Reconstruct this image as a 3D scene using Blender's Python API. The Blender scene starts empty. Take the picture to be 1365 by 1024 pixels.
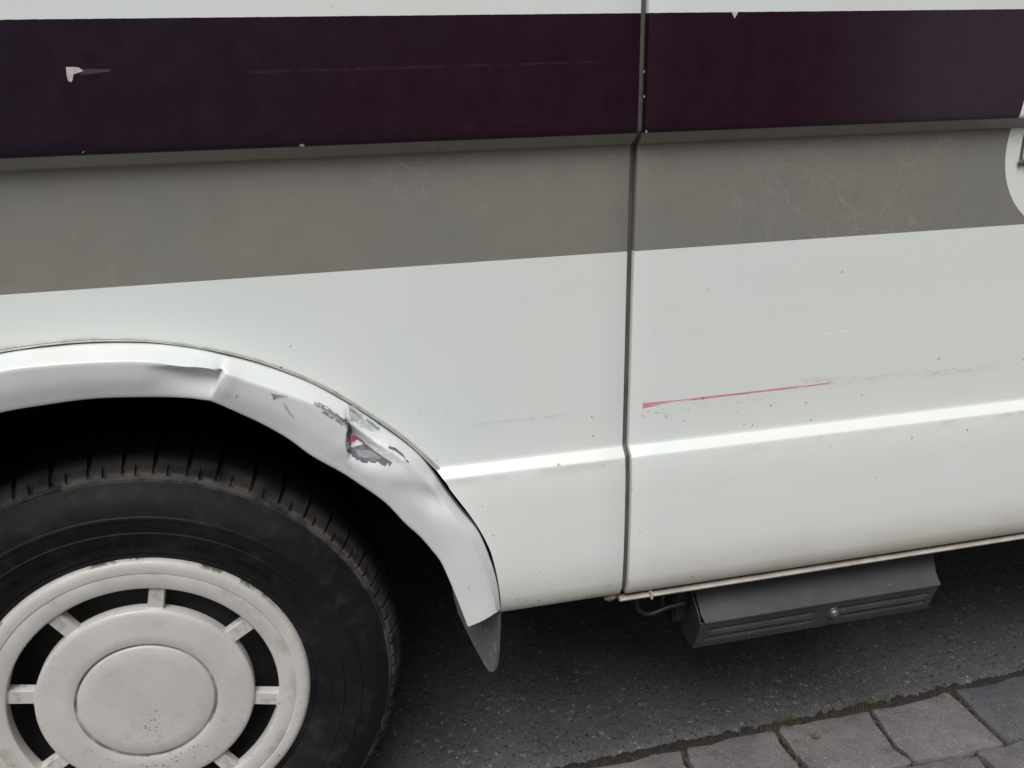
import bpy, bmesh, math, random
from mathutils import Vector, Matrix, noise
from mathutils.bvhtree import BVHTree
R = math.radians
random.seed(7)
S = bpy.context.scene
COL = S.collection

# ------------------------------------------------------------------ camera, light, exposure
cam_d = bpy.data.cameras.new('camera')
cam = bpy.data.objects.new('camera', cam_d); COL.objects.link(cam)
S.camera = cam
yaw, pitch, roll = 0.2317, 0.3521, -0.0180
fw = Vector((math.sin(yaw)*math.cos(pitch), math.cos(yaw)*math.cos(pitch), -math.sin(pitch)))
rt = Vector((math.cos(yaw), -math.sin(yaw), 0)); up = rt.cross(fw)
r2 = math.cos(roll)*rt + math.sin(roll)*up; u2 = -math.sin(roll)*rt + math.cos(roll)*up
cam.matrix_world = Matrix(((r2.x, u2.x, -fw.x, 0.2277), (r2.y, u2.y, -fw.y, -0.9678),
                           (r2.z, u2.z, -fw.z, 1.0598), (0, 0, 0, 1)))
cam_d.sensor_width = 36; cam_d.lens = 36*1225.15/1365
cam_d.clip_start = .02; cam_d.clip_end = 500

W = bpy.data.worlds.new('World'); S.world = W; W.use_nodes = True
wn = W.node_tree; bg = wn.nodes['Background']
sky = wn.nodes.new('ShaderNodeTexSky'); sky.sky_type = 'NISHITA'; sky.sun_disc = False
sky.sun_elevation = R(57); sky.sun_rotation = R(200); sky.air_density = 1.6; sky.dust_density = 6; sky.ozone_density = 1
hs = wn.nodes.new('ShaderNodeHueSaturation'); hs.inputs['Saturation'].default_value = .22
wn.links.new(sky.outputs[0], hs.inputs['Color']); wn.links.new(hs.outputs[0], bg.inputs['Color'])
bg.inputs['Strength'].default_value = .055

sl = bpy.data.lights.new('sun', 'SUN'); sl.energy = 1.75; sl.angle = R(34); sl.color = (1, .998, .995)
sun = bpy.data.objects.new('sun', sl); COL.objects.link(sun)
# sky sun_rotation 200 deg: the sun stands over the camera's shoulder, high up
az = R(200); el = R(57)
sd = Vector((math.sin(az)*math.cos(el), math.cos(az)*math.cos(el), math.sin(el)))
sun.rotation_euler = sd.to_track_quat('Z', 'Y').to_euler(); sun.location = sd*10

S.view_settings.view_transform = 'Standard'; S.view_settings.look = 'None'
S.view_settings.gamma = 1; S.view_settings.use_curve_mapping = False
S.view_settings.exposure = 0.41
S.cycles.max_bounces = 8

# ------------------------------------------------------------------ shader helpers
class V:                                   # a socket (or number) with arithmetic
    def __init__(s, m, k): s.m, s.k = m, k
    def __add__(a, b): return a.m.op('ADD', a, b)
    __radd__ = __add__
    def __sub__(a, b): return a.m.op('SUBTRACT', a, b)
    def __rsub__(a, b): return a.m.op('SUBTRACT', b, a)
    def __mul__(a, b): return a.m.op('MULTIPLY', a, b)
    __rmul__ = __mul__
    def __truediv__(a, b): return a.m.op('DIVIDE', a, b)
class Mat:
    def __init__(s, name, color=(.5, .5, .5), rough=.5, metal=0, coat=0, spec=.5):
        s.mat = bpy.data.materials.new(name); s.mat.use_nodes = True
        s.t = s.mat.node_tree; s.b = s.t.nodes['Principled BSDF']
        s.b.inputs['Base Color'].default_value = (*color, 1); s.b.inputs['Roughness'].default_value = rough
        s.b.inputs['Metallic'].default_value = metal; s.b.inputs['Coat Weight'].default_value = coat
        s.b.inputs['Specular IOR Level'].default_value = spec
        tc = s.t.nodes.new('ShaderNodeTexCoord'); s.p = tc.outputs['Object']
        sp = s.t.nodes.new('ShaderNodeSeparateXYZ'); s.t.links.new(s.p, sp.inputs[0])
        s.x, s.y, s.z = [V(s, o) for o in sp.outputs]
        s.bumps = []
    def inp(s, sock, v):
        if isinstance(v, V): s.t.links.new(v.k, sock)
        elif isinstance(v, bpy.types.NodeSocket): s.t.links.new(v, sock)
        elif isinstance(v, tuple): sock.default_value = (*v, 1) if len(v) == 3 and len(sock.default_value) == 4 else v
        else: sock.default_value = v
    def op(s, o, a, b=0, c=None, clamp=False):
        n = s.t.nodes.new('ShaderNodeMath'); n.operation = o; n.use_clamp = clamp
        s.inp(n.inputs[0], a); s.inp(n.inputs[1], b)
        if c is not None: s.inp(n.inputs[2], c)
        return V(s, n.outputs[0])
    def ramp(s, v, a, b, lo=0., hi=1.):    # smooth map a..b -> lo..hi
        n = s.t.nodes.new('ShaderNodeMapRange'); n.interpolation_type = 'SMOOTHSTEP'
        s.inp(n.inputs[0], v)
        if a <= b: n.inputs[1].default_value, n.inputs[2].default_value, n.inputs[3].default_value, n.inputs[4].default_value = a, b, lo, hi
        else: n.inputs[1].default_value, n.inputs[2].default_value, n.inputs[3].default_value, n.inputs[4].default_value = b, a, hi, lo
        return V(s, n.outputs[0])
    def vec(s, sx=1, sy=1, sz=1, off=(0, 0, 0), src=None):
        n = s.t.nodes.new('ShaderNodeMapping'); s.t.links.new(src or s.p, n.inputs[0])
        n.inputs['Scale'].default_value = (sx, sy, sz); n.inputs['Location'].default_value = off
        return n.outputs[0]
    def noise(s, scale, detail=3, rough=.5, vec=None, dist=0):
        n = s.t.nodes.new('ShaderNodeTexNoise'); s.t.links.new(vec or s.p, n.inputs['Vector'])
        n.inputs['Scale'].default_value = scale; n.inputs['Detail'].default_value = detail
        n.inputs['Roughness'].default_value = rough; n.inputs['Distortion'].default_value = dist
        s.last = n; return V(s, n.outputs[0])
    def warp(s, scale, amt, detail=2, vec=None):
        n = s.t.nodes.new('ShaderNodeTexNoise'); s.t.links.new(vec or s.p, n.inputs['Vector'])
        n.inputs['Scale'].default_value = scale; n.inputs['Detail'].default_value = detail
        a = s.t.nodes.new('ShaderNodeVectorMath'); a.operation = 'SUBTRACT'; s.t.links.new(n.outputs['Color'], a.inputs[0]); a.inputs[1].default_value = (.5, .5, .5)
        b = s.t.nodes.new('ShaderNodeVectorMath'); b.operation = 'SCALE'; s.t.links.new(a.outputs[0], b.inputs[0]); b.inputs['Scale'].default_value = amt
        c = s.t.nodes.new('ShaderNodeVectorMath'); c.operation = 'ADD'; s.t.links.new(vec or s.p, c.inputs[0]); s.t.links.new(b.outputs[0], c.inputs[1])
        return c.outputs[0]
    def voro(s, scale, feature='F1', vec=None, rnd=1):
        n = s.t.nodes.new('ShaderNodeTexVoronoi'); n.feature = feature; s.t.links.new(vec or s.p, n.inputs['Vector'])
        n.inputs['Scale'].default_value = scale; n.inputs['Randomness'].default_value = rnd
        s.last = n; return V(s, n.outputs['Distance'])
    def lastcol(s, ch=0):
        n = s.t.nodes.new('ShaderNodeSeparateColor'); s.t.links.new(s.last.outputs['Color'], n.inputs[0]); return V(s, n.outputs[ch])
    def mix(s, f, a, b):
        n = s.t.nodes.new('ShaderNodeMix'); n.data_type = 'RGBA'
        s.inp(n.inputs[0], f); s.inp(n.inputs[6], a); s.inp(n.inputs[7], b)
        return V(s, n.outputs[2])
    def color(s, v): s.inp(s.b.inputs['Base Color'], v)
    def rough(s, v): s.inp(s.b.inputs['Roughness'], v)
    def alpha(s, v): s.inp(s.b.inputs['Alpha'], v)
    def bump(s, h, strength=.5, dist=.001):
        n = s.t.nodes.new('ShaderNodeBump'); n.inputs['Strength'].default_value = strength; n.inputs['Distance'].default_value = dist
        s.inp(n.inputs['Height'], h)
        if s.bumps: s.t.links.new(s.bumps[-1], n.inputs['Normal'])
        s.bumps.append(n.outputs[0]); s.t.links.new(n.outputs[0], s.b.inputs['Normal'])
    def seg(s, x0, z0, x1, z1, w0, w1, soft=.3):   # wear streak from one spot to another, w = half width
        L = math.hypot(x1-x0, z1-z0); dx, dz = (x1-x0)/L, (z1-z0)/L
        t = (s.x-x0)*dx + (s.z-z0)*dz
        d = s.op('ABSOLUTE', (s.z-z0)*dx - (s.x-x0)*dz)
        tt = s.op('MULTIPLY', t, 1/L, clamp=True)
        w = tt*(w1-w0)+w0
        q = d/w
        m = s.ramp(q, 1, 1-soft)
        e = s.ramp(t, 0, min(.001, L*.05))*s.ramp(t, L, L-min(.02, L*.2))
        return m*e
    def less(s, a, b): return s.op('LESS_THAN', a, b)
    def great(s, a, b): return s.op('GREATER_THAN', a, b)

def speckles(m, scale, prob, size, vec=None):       # irregular dirt flecks
    d = m.voro(scale, vec=m.warp(scale*1.9, 1.3/scale, vec=vec))
    c = m.lastcol(0); c2 = m.lastcol(1)
    return m.less(d, c2*size)*m.less(c, prob)

def paint_common(m, white=(.708, .745, .722), flare=False):
    big = m.noise(2.2, 3); fine = m.noise(900, 1)
    base = m.mix(m.ramp(big, .3, .7), tuple(c*.965 for c in white), white)
    base = m.mix(m.ramp(m.noise(5, 3, .6)+m.x*.25, .50, .85, 0, .8), base, (white[0]*1.0, white[1]*.965, white[2]*.965))
    streak = m.noise(14, 4, .6, vec=m.vec(.5, 1, 4))
    base = m.mix(m.ramp(streak, .52, .75, 0, .10), base, (.60, .60, .56))
    return base

# ------------------------------------------------------------------ measured outlines (x, y, z in metres)
FLARE_O= [(-0.067, -0.004, 0.7807), (-0.0237, -0.004, 0.7837), (0.0206, -0.004, 0.7836), (0.0738, -0.004, 0.7787), (0.1168, -0.004, 0.7691), (0.1493, -0.004, 0.7577), (0.1588, -0.004, 0.7543), (0.1824, -0.004, 0.7445), (0.2084, -0.004, 0.7317), (0.2356, -0.004, 0.7159), (0.2615, -0.004, 0.6965), (0.2816, -0.004, 0.68), (0.2965, -0.004, 0.6665), (0.3124, -0.004, 0.6519), (0.3294, -0.004, 0.6359), (0.3473, -0.004, 0.6149), (0.3644, -0.004, 0.5858), (0.3731, -0.006, 0.5699), (0.3902, -0.01, 0.5429), (0.4087, -0.013, 0.5146), (0.4213, -0.014, 0.4772), (0.4288, -0.014, 0.4412), (0.4318, -0.014, 0.404)]
FLARE_R= [(-0.0585, -0.042, 0.7753), (-0.0169, -0.042, 0.7773), (0.0258, -0.042, 0.7763), (0.0683, -0.042, 0.7729), (0.1082, -0.042, 0.7643), (0.1399, -0.042, 0.7572), (0.1468, -0.042, 0.7541), (0.1641, -0.042, 0.7442), (0.189, -0.042, 0.7318), (0.218, -0.042, 0.717), (0.2401, -0.042, 0.7045), (0.2607, -0.043, 0.6888), (0.2678, -0.043, 0.6784), (0.2859, -0.042, 0.6609), (0.3077, -0.042, 0.6458), (0.3299, -0.041, 0.6272), (0.3497, -0.04, 0.5991), (0.3607, -0.04, 0.5778), (0.3761, -0.04, 0.5516), (0.3946, -0.038, 0.5163), (0.4078, -0.034, 0.4776), (0.4177, -0.03, 0.4402), (0.423, -0.028, 0.4082)]
FLARE_L= [(-0.0705, -0.03, 0.7285), (-0.0273, -0.03, 0.7325), (0.0169, -0.03, 0.7342), (0.0606, -0.03, 0.7311), (0.0949, -0.03, 0.727), (0.1186, -0.03, 0.7224), (0.1343, -0.03, 0.7166), (0.1552, -0.03, 0.7024), (0.1766, -0.03, 0.688), (0.2018, -0.03, 0.6677), (0.2235, -0.03, 0.6456), (0.2507, -0.03, 0.6241), (0.2623, -0.03, 0.6143), (0.2738, -0.03, 0.6035), (0.2997, -0.03, 0.5775), (0.321, -0.03, 0.5476), (0.3365, -0.03, 0.5287), (0.3487, -0.03, 0.5099), (0.3594, -0.03, 0.4911), (0.369, -0.03, 0.463), (0.3754, -0.03, 0.4422), (0.3819, -0.03, 0.4199), (0.3885, -0.03, 0.3963)]
BEAD_O= [(-0.0658, -0.003, 0.7881), (-0.0241, -0.003, 0.7905), (0.0215, -0.003, 0.7904), (0.0743, -0.003, 0.7832), (0.1324, -0.003, 0.7689), (0.1837, -0.003, 0.7499), (0.2403, -0.003, 0.7186), (0.2869, -0.003, 0.6826), (0.33, -0.003, 0.6443), (0.3687, -0.003, 0.6002)]
BEAD_I= [(-0.0666, -0.005, 0.7817), (-0.0247, -0.005, 0.7849), (0.0209, -0.005, 0.7847), (0.0741, -0.005, 0.7798), (0.1321, -0.005, 0.7655), (0.1833, -0.005, 0.7455), (0.2356, -0.005, 0.7167), (0.2816, -0.005, 0.6813), (0.3293, -0.005, 0.6373), (0.3637, -0.005, 0.595)]
ARCH_EDGE= [(-0.0675, 0.0, 0.7834), (-0.0254, 0.0, 0.7866), (0.0203, 0.0, 0.7864), (0.0736, 0.0, 0.7804), (0.1319, 0.0, 0.766), (0.1833, 0.0, 0.7464), (0.2382, 0.0, 0.716), (0.2845, 0.0, 0.6799), (0.3301, 0.0, 0.6388), (0.3688, 0.0, 0.5901), (0.3778, -0.014, 0.5742), (0.3958, -0.014, 0.5451), (0.4104, -0.014, 0.5179), (0.422, -0.014, 0.4885), (0.4275, -0.014, 0.4647), (0.4308, -0.014, 0.4441), (0.4335, -0.012, 0.4187), (0.4342, -0.009, 0.3948)]
FDECALS= {'torn': [(0.2637, 0.6821), (0.2671, 0.68), (0.2662, 0.6731), (0.2701, 0.666), (0.2676, 0.6597), (0.2638, 0.653), (0.2741, 0.6491), (0.2831, 0.6507), (0.2924, 0.6432), (0.3026, 0.6356), (0.3097, 0.6311), (0.3061, 0.6261), (0.3047, 0.6308), (0.302, 0.6266), (0.3006, 0.6304), (0.2972, 0.629), (0.2941, 0.6322), (0.2915, 0.6307), (0.2894, 0.635), (0.2867, 0.6313), (0.2848, 0.6333), (0.2826, 0.6314), (0.2803, 0.6339), (0.277, 0.6334), (0.2739, 0.6365), (0.2715, 0.6364), (0.2693, 0.6398), (0.267, 0.641), (0.266, 0.6443), (0.2634, 0.6468), (0.2613, 0.6511), (0.2606, 0.6632), (0.263, 0.6735)], 'red': [(0.2655, 0.6541), (0.2664, 0.6589), (0.2684, 0.6605), (0.2717, 0.6606), (0.2752, 0.6579), (0.2718, 0.6547)], 'wedge': [(0.2653, 0.6511), (0.2718, 0.6543), (0.2751, 0.6565), (0.284, 0.6519), (0.2778, 0.6498), (0.2688, 0.6493)], 'scrape': [(0.2836, 0.6577), (0.2909, 0.6578), (0.2986, 0.6559), (0.3095, 0.6474), (0.3217, 0.6373), (0.328, 0.6297), (0.3148, 0.6323), (0.3034, 0.6364), (0.2976, 0.6417), (0.2862, 0.6485)], 'pink': [(0.2298, 0.71), (0.2371, 0.7075), (0.2447, 0.7016), (0.2532, 0.6949), (0.2624, 0.6858), (0.2589, 0.6818), (0.2538, 0.6876), (0.2483, 0.6911), (0.2426, 0.6958), (0.2375, 0.6998), (0.2408, 0.7011), (0.2356, 0.7051)], 'line': [(0.2307, 0.7112), (0.2375, 0.7084), (0.2456, 0.7028), (0.2545, 0.6958), (0.2626, 0.6879), (0.2653, 0.6819), (0.2628, 0.6814), (0.2601, 0.6865), (0.2528, 0.6942), (0.2447, 0.7011), (0.2365, 0.7067)], 'scr1': [(0.3075, 0.6486), (0.3147, 0.6441), (0.3217, 0.6378), (0.3272, 0.6312), (0.3283, 0.6283), (0.3255, 0.6309), (0.3209, 0.637), (0.3138, 0.643), (0.3066, 0.6478)], 'scr2': [(0.2687, 0.664), (0.2748, 0.6597), (0.2809, 0.6541), (0.2846, 0.6487), (0.283, 0.6484), (0.2792, 0.6529), (0.2739, 0.6576)], 'grey': [(0.2695, 0.6954), (0.2736, 0.6967), (0.2764, 0.692), (0.2801, 0.6881), (0.2813, 0.6819), (0.2858, 0.677), (0.2913, 0.6746), (0.2973, 0.6677), (0.3026, 0.6617), (0.2969, 0.6615), (0.2897, 0.6641), (0.2836, 0.6693), (0.2781, 0.6717), (0.2746, 0.6782), (0.2692, 0.6815), (0.2673, 0.6878)], 'mark': [(0.1891, 0.7262), (0.1965, 0.7241), (0.2065, 0.7207), (0.1997, 0.7205), (0.1953, 0.7197), (0.1917, 0.718), (0.1896, 0.7194), (0.1939, 0.7226)], 'arc': [(0.2001, 0.7141), (0.2031, 0.7129), (0.2054, 0.7059), (0.2105, 0.6948), (0.2076, 0.6963), (0.2016, 0.7063)], 'pink2': [(0.2377, 0.7019), (0.2422, 0.7001), (0.2488, 0.6942), (0.2584, 0.6858), (0.256, 0.6856), (0.2471, 0.6927), (0.2405, 0.6986)]}
CHIPS= {'c1': [(0.043, 1.049), (0.0493, 1.049), (0.0537, 1.0484), (0.057, 1.0454), (0.0523, 1.0439), (0.0483, 1.0427), (0.0473, 1.0408), (0.0469, 1.0383), (0.0453, 1.036), (0.0429, 1.0371), (0.0424, 1.0416)], 'c2': [(0.2418, 0.9716), (0.2427, 0.9737), (0.2463, 0.9735), (0.2468, 0.9714), (0.2446, 0.9707)], 'c3': [(0.0437, 0.973), (0.0452, 0.9746), (0.0465, 0.9746)], 'c4': [(0.6014, 0.9712), (0.6014, 0.9745), (0.6032, 0.9730), (0.6040, 0.9712)], 'c5': [(0.5977, 1.0317), (0.5978, 1.0347), (0.5989, 1.0317)], 'c6': [(0.5985, 1.0071), (0.5988, 1.0101), (0.5998, 1.0071)], 'c7': [(0.6918, 1.0891), (0.6957, 1.0829), (0.6987, 1.0879), (0.6995, 1.0894)], 'c8': [(0.5675, 0.9477), (0.5684, 0.9477), (0.5684, 0.9465), (0.5675, 0.9465)]}

# ------------------------------------------------------------------ materials
def make_body_paint():
    m = Mat('body_paint', rough=.34, coat=.25); m.b.inputs['Coat Roughness'].default_value = .16
    c = paint_common(m)
    # road film gathering towards the lower edge, more in patches
    low = m.ramp(m.z + (m.noise(9, 4)-.5)*.05, .47, .385)
    c = m.mix(low*.68, c, (.42, .38, .31))
    c = m.mix(m.ramp(m.z+(m.noise(30, 4)-.5)*.014, .402, .390)*.6, c, (.28, .24, .19))
    # grime just under the crease
    cr = m.ramp(m.z, .5885, .587)*m.ramp(m.z, .572, .586)*m.ramp(m.noise(16, 4, vec=m.vec(1, 1, 2)), .47, .62)
    c = m.mix(cr*.35, c, (.46, .44, .38))
    # flecks
    sp = speckles(m, 85, .10, .16)*m.ramp(m.noise(6, 2), .40, .6)
    c = m.mix(sp*.75, c, (.08, .065, .05))
    sp2 = speckles(m, 170, .34, .24)*m.ramp(m.z+(m.noise(12, 3)-.5)*.08, .48, .40)
    c = m.mix(sp2*.7, c, (.13, .10, .075))
    sp3 = speckles(m, 120, .22, .20)*m.ramp(m.z, .560, .588)*m.ramp(m.z, .596, .590)
    c = m.mix(sp3*.6, c, (.15, .13, .11))
    # scuffs: red paint rubbed off on the door, grey rub behind it, old faint rubs
    grain = m.noise(260, 3, .7, vec=m.vec(.35, 1, 1.3))
    g2 = m.noise(420, 2, .6, vec=m.vec(.5, 1, 1))
    rub = m.seg(.80, .6555, 1.12, .6500, .0080, .0060, .9)*m.ramp(grain, .42, .66)
    rub2 = m.seg(.825, .657, .895, .656, .011, .006, .8)*m.ramp(grain, .38, .64)
    rub3 = m.seg(.615, .638, .80, .645, .010, .004, .6)*m.ramp(g2, .60, .66)
    c = m.mix(m.op('MAXIMUM', rub, rub2)*.32, c, (.33, .30, .27)); c = m.mix(rub3*.5, c, (.34, .34, .33))
    wob = (m.noise(22, 2)-.5)*.0018
    keep = m.z; m.z = m.z + wob; grain0 = grain; grain = m.noise(330, 4, .75, vec=m.vec(.10, 1, 2.2))
    red = m.seg(.6165, .6512, .880, .6535, .0020, .0014, .5)*m.ramp(grain, .34, .50)
    redh = m.seg(.6165, .6505, .655, .6515, .0046, .0012, .25)*m.ramp(grain, .38, .52)
    red2 = m.seg(.655, .6525, .82, .6545, .0022, .0016, .9)*m.ramp(grain, .53, .62)
    m.z = keep; grain = grain0
    c = m.mix(red2*.35, c, (.62, .25, .28)); c = m.mix(m.op('MAXIMUM', red, redh)*.78, c, (.58, .075, .125))
    pf = m.seg(.40, .6485, .53, .648, .0060, .004, .9)*m.ramp(grain, .44, .60)
    pf2 = m.seg(.345, .672, .40, .660, .010, .004, .9)*m.ramp(grain, .50, .66)
    c = m.mix(m.op('MAXIMUM', pf, pf2)*.30, c, (.42, .39, .36))
    wl = m.seg(.85, .7195, .92, .723, .0018, .0008, .8)*m.ramp(grain, .46, .56)
    c = m.mix(wl*.8, c, (.86, .86, .85))
    # grey stripe with crazed lacquer, ends in an arc round the door lock
    arc = m.op('SQRT', (m.x-1.1817)*(m.x-1.1817)+(m.z-.9365)*(m.z-.9365))
    g = m.mix(m.ramp(m.noise(3.5, 4), .35, .65), (.212, .195, .172), (.192, .190, .172))
    g = m.mix(m.ramp(m.noise(28, 5, .65), .45, .75, 0, .22), g, (.145, .132, .115))
    g = m.mix(m.ramp(m.z+(m.noise(11, 2)-.5)*.01, .940, .958)*.35, g, (.15, .125, .095))
    wv = m.warp(30, .022, 5)
    region = m.ramp(m.op('ABSOLUTE', m.x-.87), .25, .08)*m.ramp(m.noise(9, 3), .32, .46)
    region = m.op('MAXIMUM', region, m.ramp(m.op('ABSOLUTE', m.x-.36), .13, .03)*m.ramp(m.noise(13, 2), .47, .58))
    region = m.op('MAXIMUM', region, m.ramp(m.noise(11, 2), .55, .66)*.6)
    e = m.voro(27, 'DISTANCE_TO_EDGE', vec=wv)
    lines = m.ramp(e, .016, .004)*region*m.ramp(m.noise(19, 3), .40, .52)
    wv2 = m.warp(60, .012, 4)
    e2 = m.voro(75, 'DISTANCE_TO_EDGE', vec=wv2)
    lines2 = m.ramp(e2, .026, .006)*region*m.ramp(m.noise(31, 3), .44, .55)*.75
    e3 = m.voro(60, 'DISTANCE_TO_EDGE', vec=m.vec(1, 0, .015, src=m.warp(34, .005, 3)))
    lines3 = m.ramp(e3, .026, .008)*m.ramp(m.noise(10, 3), .50, .60)*.18*m.ramp(m.op('ABSOLUTE', m.z-.90), .012, .035)
    g = m.mix(m.op('MAXIMUM', lines, m.op('MAXIMUM', lines2, lines3))*.42, g, (.36, .32, .26))
    fade = m.great(arc, .108)
    gm = m.great(m.z, .8398+0)*m.less(m.z, .9709)*m.op('MAXIMUM', fade, m.great(m.z, .9579))*m.less(m.x, 1.30)
    c = m.mix(gm, c, g)
    # purple stripe, with reflections painted in as a bluer left and paler right
    pn = m.noise(4.5, 5, .6)
    pu = m.mix(m.ramp(m.x + (pn-.5)*.6, -.10, .50), (.0110, .0040, .0125), (.0155, .0024, .0095))
    pu = m.mix(m.ramp(m.x + (pn-.5)*.3, .70, 1.02), pu, (.034, .022, .033))  # paler right end: sky reflection put into the colour
    haze = m.ramp(m.noise(12, 6, .75, vec=m.vec(.5, 1, 3)), .50, .80, 0, .16)
    pu = m.mix(haze, pu, (.035, .028, .040))
    pl = m.seg(.20, 1.041, .56, 1.0435, .0022, .0012, .9)*m.ramp(grain, .42, .58)
    pu = m.mix(pl*.22, pu, (.09, .055, .07))
    ch = m.seg(.053, 1.0445, .083, 1.0455, .0035, .0012, .6)
    pu = m.mix(ch*.35, pu, (.16, .12, .13))
    sp4 = speckles(m, 60, .03, .07)
    pu = m.mix(sp4*.5, pu, (.15, .13, .12))
    edge = (m.noise(150, 2)-.5)*.0006
    pm = m.great(m.z, .9708)*m.less(m.z+edge, 1.0893)*m.less(m.x-(m.z-.973)*.15, 1.0665)
    c = m.mix(pm, c, pu)
    m.color(c)
    r = m.noise(40, 4, .6)
    m.rough(m.ramp(r, .3, .7, .30, .42) + low*.15 + gm*.12)
    m.inp(m.b.inputs['Specular IOR Level'], .5-pm*.22); m.inp(m.b.inputs['Coat Weight'], .25-pm*.20)
    m.bump(m.noise(3.0, 2), .25, .012); m.bump(m.noise(320, 2), .05, .0008)
    return m.mat
PAINT = make_body_paint()

def make_flare_paint():
    m = Mat('flare_paint', rough=.33, coat=.25); m.b.inputs['Coat Roughness'].default_value = .15
    c = paint_common(m, (.715, .742, .735))
    c = m.mix(m.ramp(m.noise(20, 4), .5, .75, 0, .18), c, (.52, .49, .43))
    sp = speckles(m, 90, .09, .15); c = m.mix(sp*.7, c, (.09, .07, .05))
    c = m.mix(m.ramp(m.z+(m.noise(14, 3)-.5)*.03, .44, .39)*.3, c, (.45, .42, .35))
    m.color(c); m.bump(m.noise(14, 2), .20, .006)
    return m.mat
FLARE = make_flare_paint()

def simple(name, c1, c2, sc, rough=.6, bump=0, bsc=200, bd=.001, metal=0, spec=.5, flecks=None):
    m = Mat(name, c1, rough, metal, spec=spec)
    c = m.mix(m.ramp(m.noise(sc, 5, .6), .35, .68), c1, c2)
    if flecks: c = m.mix(speckles(m, *flecks[0])*flecks[2], c, flecks[1])
    m.color(c)
    if bump: m.bump(m.noise(bsc, 4, .6), bump, bd)
    return m.mat
BEAD = simple('aged_sealant', (.46, .46, .43), (.34, .33, .30), 60, .5, .3, 400, flecks=((160, .25, .22), (.03, .025, .02), .9))
SEAL = simple('gap_rubber', (.100, .092, .088), (.070, .064, .060), 30, .55, .3, 300)
GASKET = simple('dark_rubber', (.03, .028, .027), (.02, .018, .018), 50, .6)
RAIL = simple('sill_rail_paint', (.42, .39, .35), (.31, .28, .24), 40, .45, .2, 300, flecks=((140, .2, .2), (.05, .04, .03), .8))
BLACK = simple('underseal', (.005, .0045, .0045), (.008, .0075, .007), 20, .9, .6, 90, .002, spec=.15)
STEEL = simple('dark_wheel_steel', (.020, .020, .022), (.035, .033, .033), 25, .6)
BOLT = simple('galvanised_bolt', (.20, .20, .195), (.13, .125, .12), 120, .42, .3, 500, metal=.7)
WIRE = simple('wire_hook_steel', (.008, .008, .008), (.014, .013, .012), 60, .5)
RUST = simple('rusty_bracket', (.13, .075, .055), (.28, .22, .18), 180, .8, .6, 300, .001)
GLASS = simple('window_glass', (.01, .012, .013), (.012, .014, .015), 2, .06)
TORN = simple('torn_grey_plastic', (.20, .195, .215), (.115, .11, .125), 170, .7, .8, 500, .001)
TORN2 = simple('bare_lilac_plastic', (.31, .295, .325), (.20, .19, .21), 150, .7, .6, 500, .001)
REDF = simple('red_paint_trace', (.50, .055, .10), (.62, .16, .20), 260, .5)
CHIPW = simple('white_primer', (.56, .51, .52), (.45, .39, .40), 150, .6)
SCRW = simple('scraped_white_plastic', (.80, .80, .80), (.66, .66, .67), 220, .55, .6, 350, .001)
MOSSM = simple('moss', (.06, .065, .018), (.10, .085, .03), 120, .9)
LEAF = simple('dry_leaf', (.20, .085, .055), (.13, .06, .045), 150, .7)
GRIT = simple('pale_grit', (.42, .40, .37), (.25, .23, .22), 50, .7)
SOIL = simple('joint_dirt', (.034, .025, .021), (.018, .014, .012), 90, .95, .9, 260, .004)

def film(name, col, thr, vx, vz, op, sc=300):
    m = Mat(name, col, .6); g = m.noise(sc, 4, .65, vec=m.vec(vx, 1, vz))
    m.alpha(m.ramp(g, thr, thr+.12)*op); return m.mat
PINK = film('pink_rub', (.46, .38, .40), .38, 1, 1, .65)
PINK2 = film('grey_rub', (.25, .20, .22), .42, 1, 1, .8)
MARK = film('brown_smudge', (.36, .31, .28), .30, 1, 1, .55)
MARK2 = film('grey_smudge', (.46, .49, .49), .40, 1, 1, .45, 90)
ARCM = film('faint_smudge', (.42, .36, .34), .38, 1, 1, .40)

def make_tyre():
    m = Mat('tyre_rubber', rough=.66, spec=.26)
    rr = m.op('SQRT', m.x*m.x+m.z*m.z)
    c = m.mix(m.ramp(m.noise(11, 5, .6), .35, .7), (.0035, .0035, .005), (.008, .0077, .0095))
    c = m.mix(m.ramp(m.noise(40, 4, .6), .5, .75, 0, .5), c, (.028, .027, .027))
    c = m.mix(m.ramp(m.noise(17, 6, .7), .55, .72, 0, .6), c, (.024, .023, .025))
    c = m.mix(m.ramp(m.y, .052, .066), c, (.004, .004, .004))  # inner tread blackened, painting in the shade beneath the flare
    lit_dust = m.ramp(rr, .292, .300)*m.ramp(m.y, .066, .050)*m.ramp(m.noise(26, 4), .25, .6)  # shoulder dust, cut off inward so it also marks the lit tread edge
    c = m.mix(lit_dust*.85, c, (.046, .043, .041))
    e = m.ramp(rr, .292, .296)*m.ramp(rr, .303, .299)*m.ramp(m.noise(34, 4), .40, .60)
    c = m.mix(e*.8, c, (.10, .088, .078))
    m.color(c); m.bump(m.noise(500, 3), .25, .0006); m.bump(m.noise(60, 3), .2, .002)
    return m.mat
TYRE = make_tyre()

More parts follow.
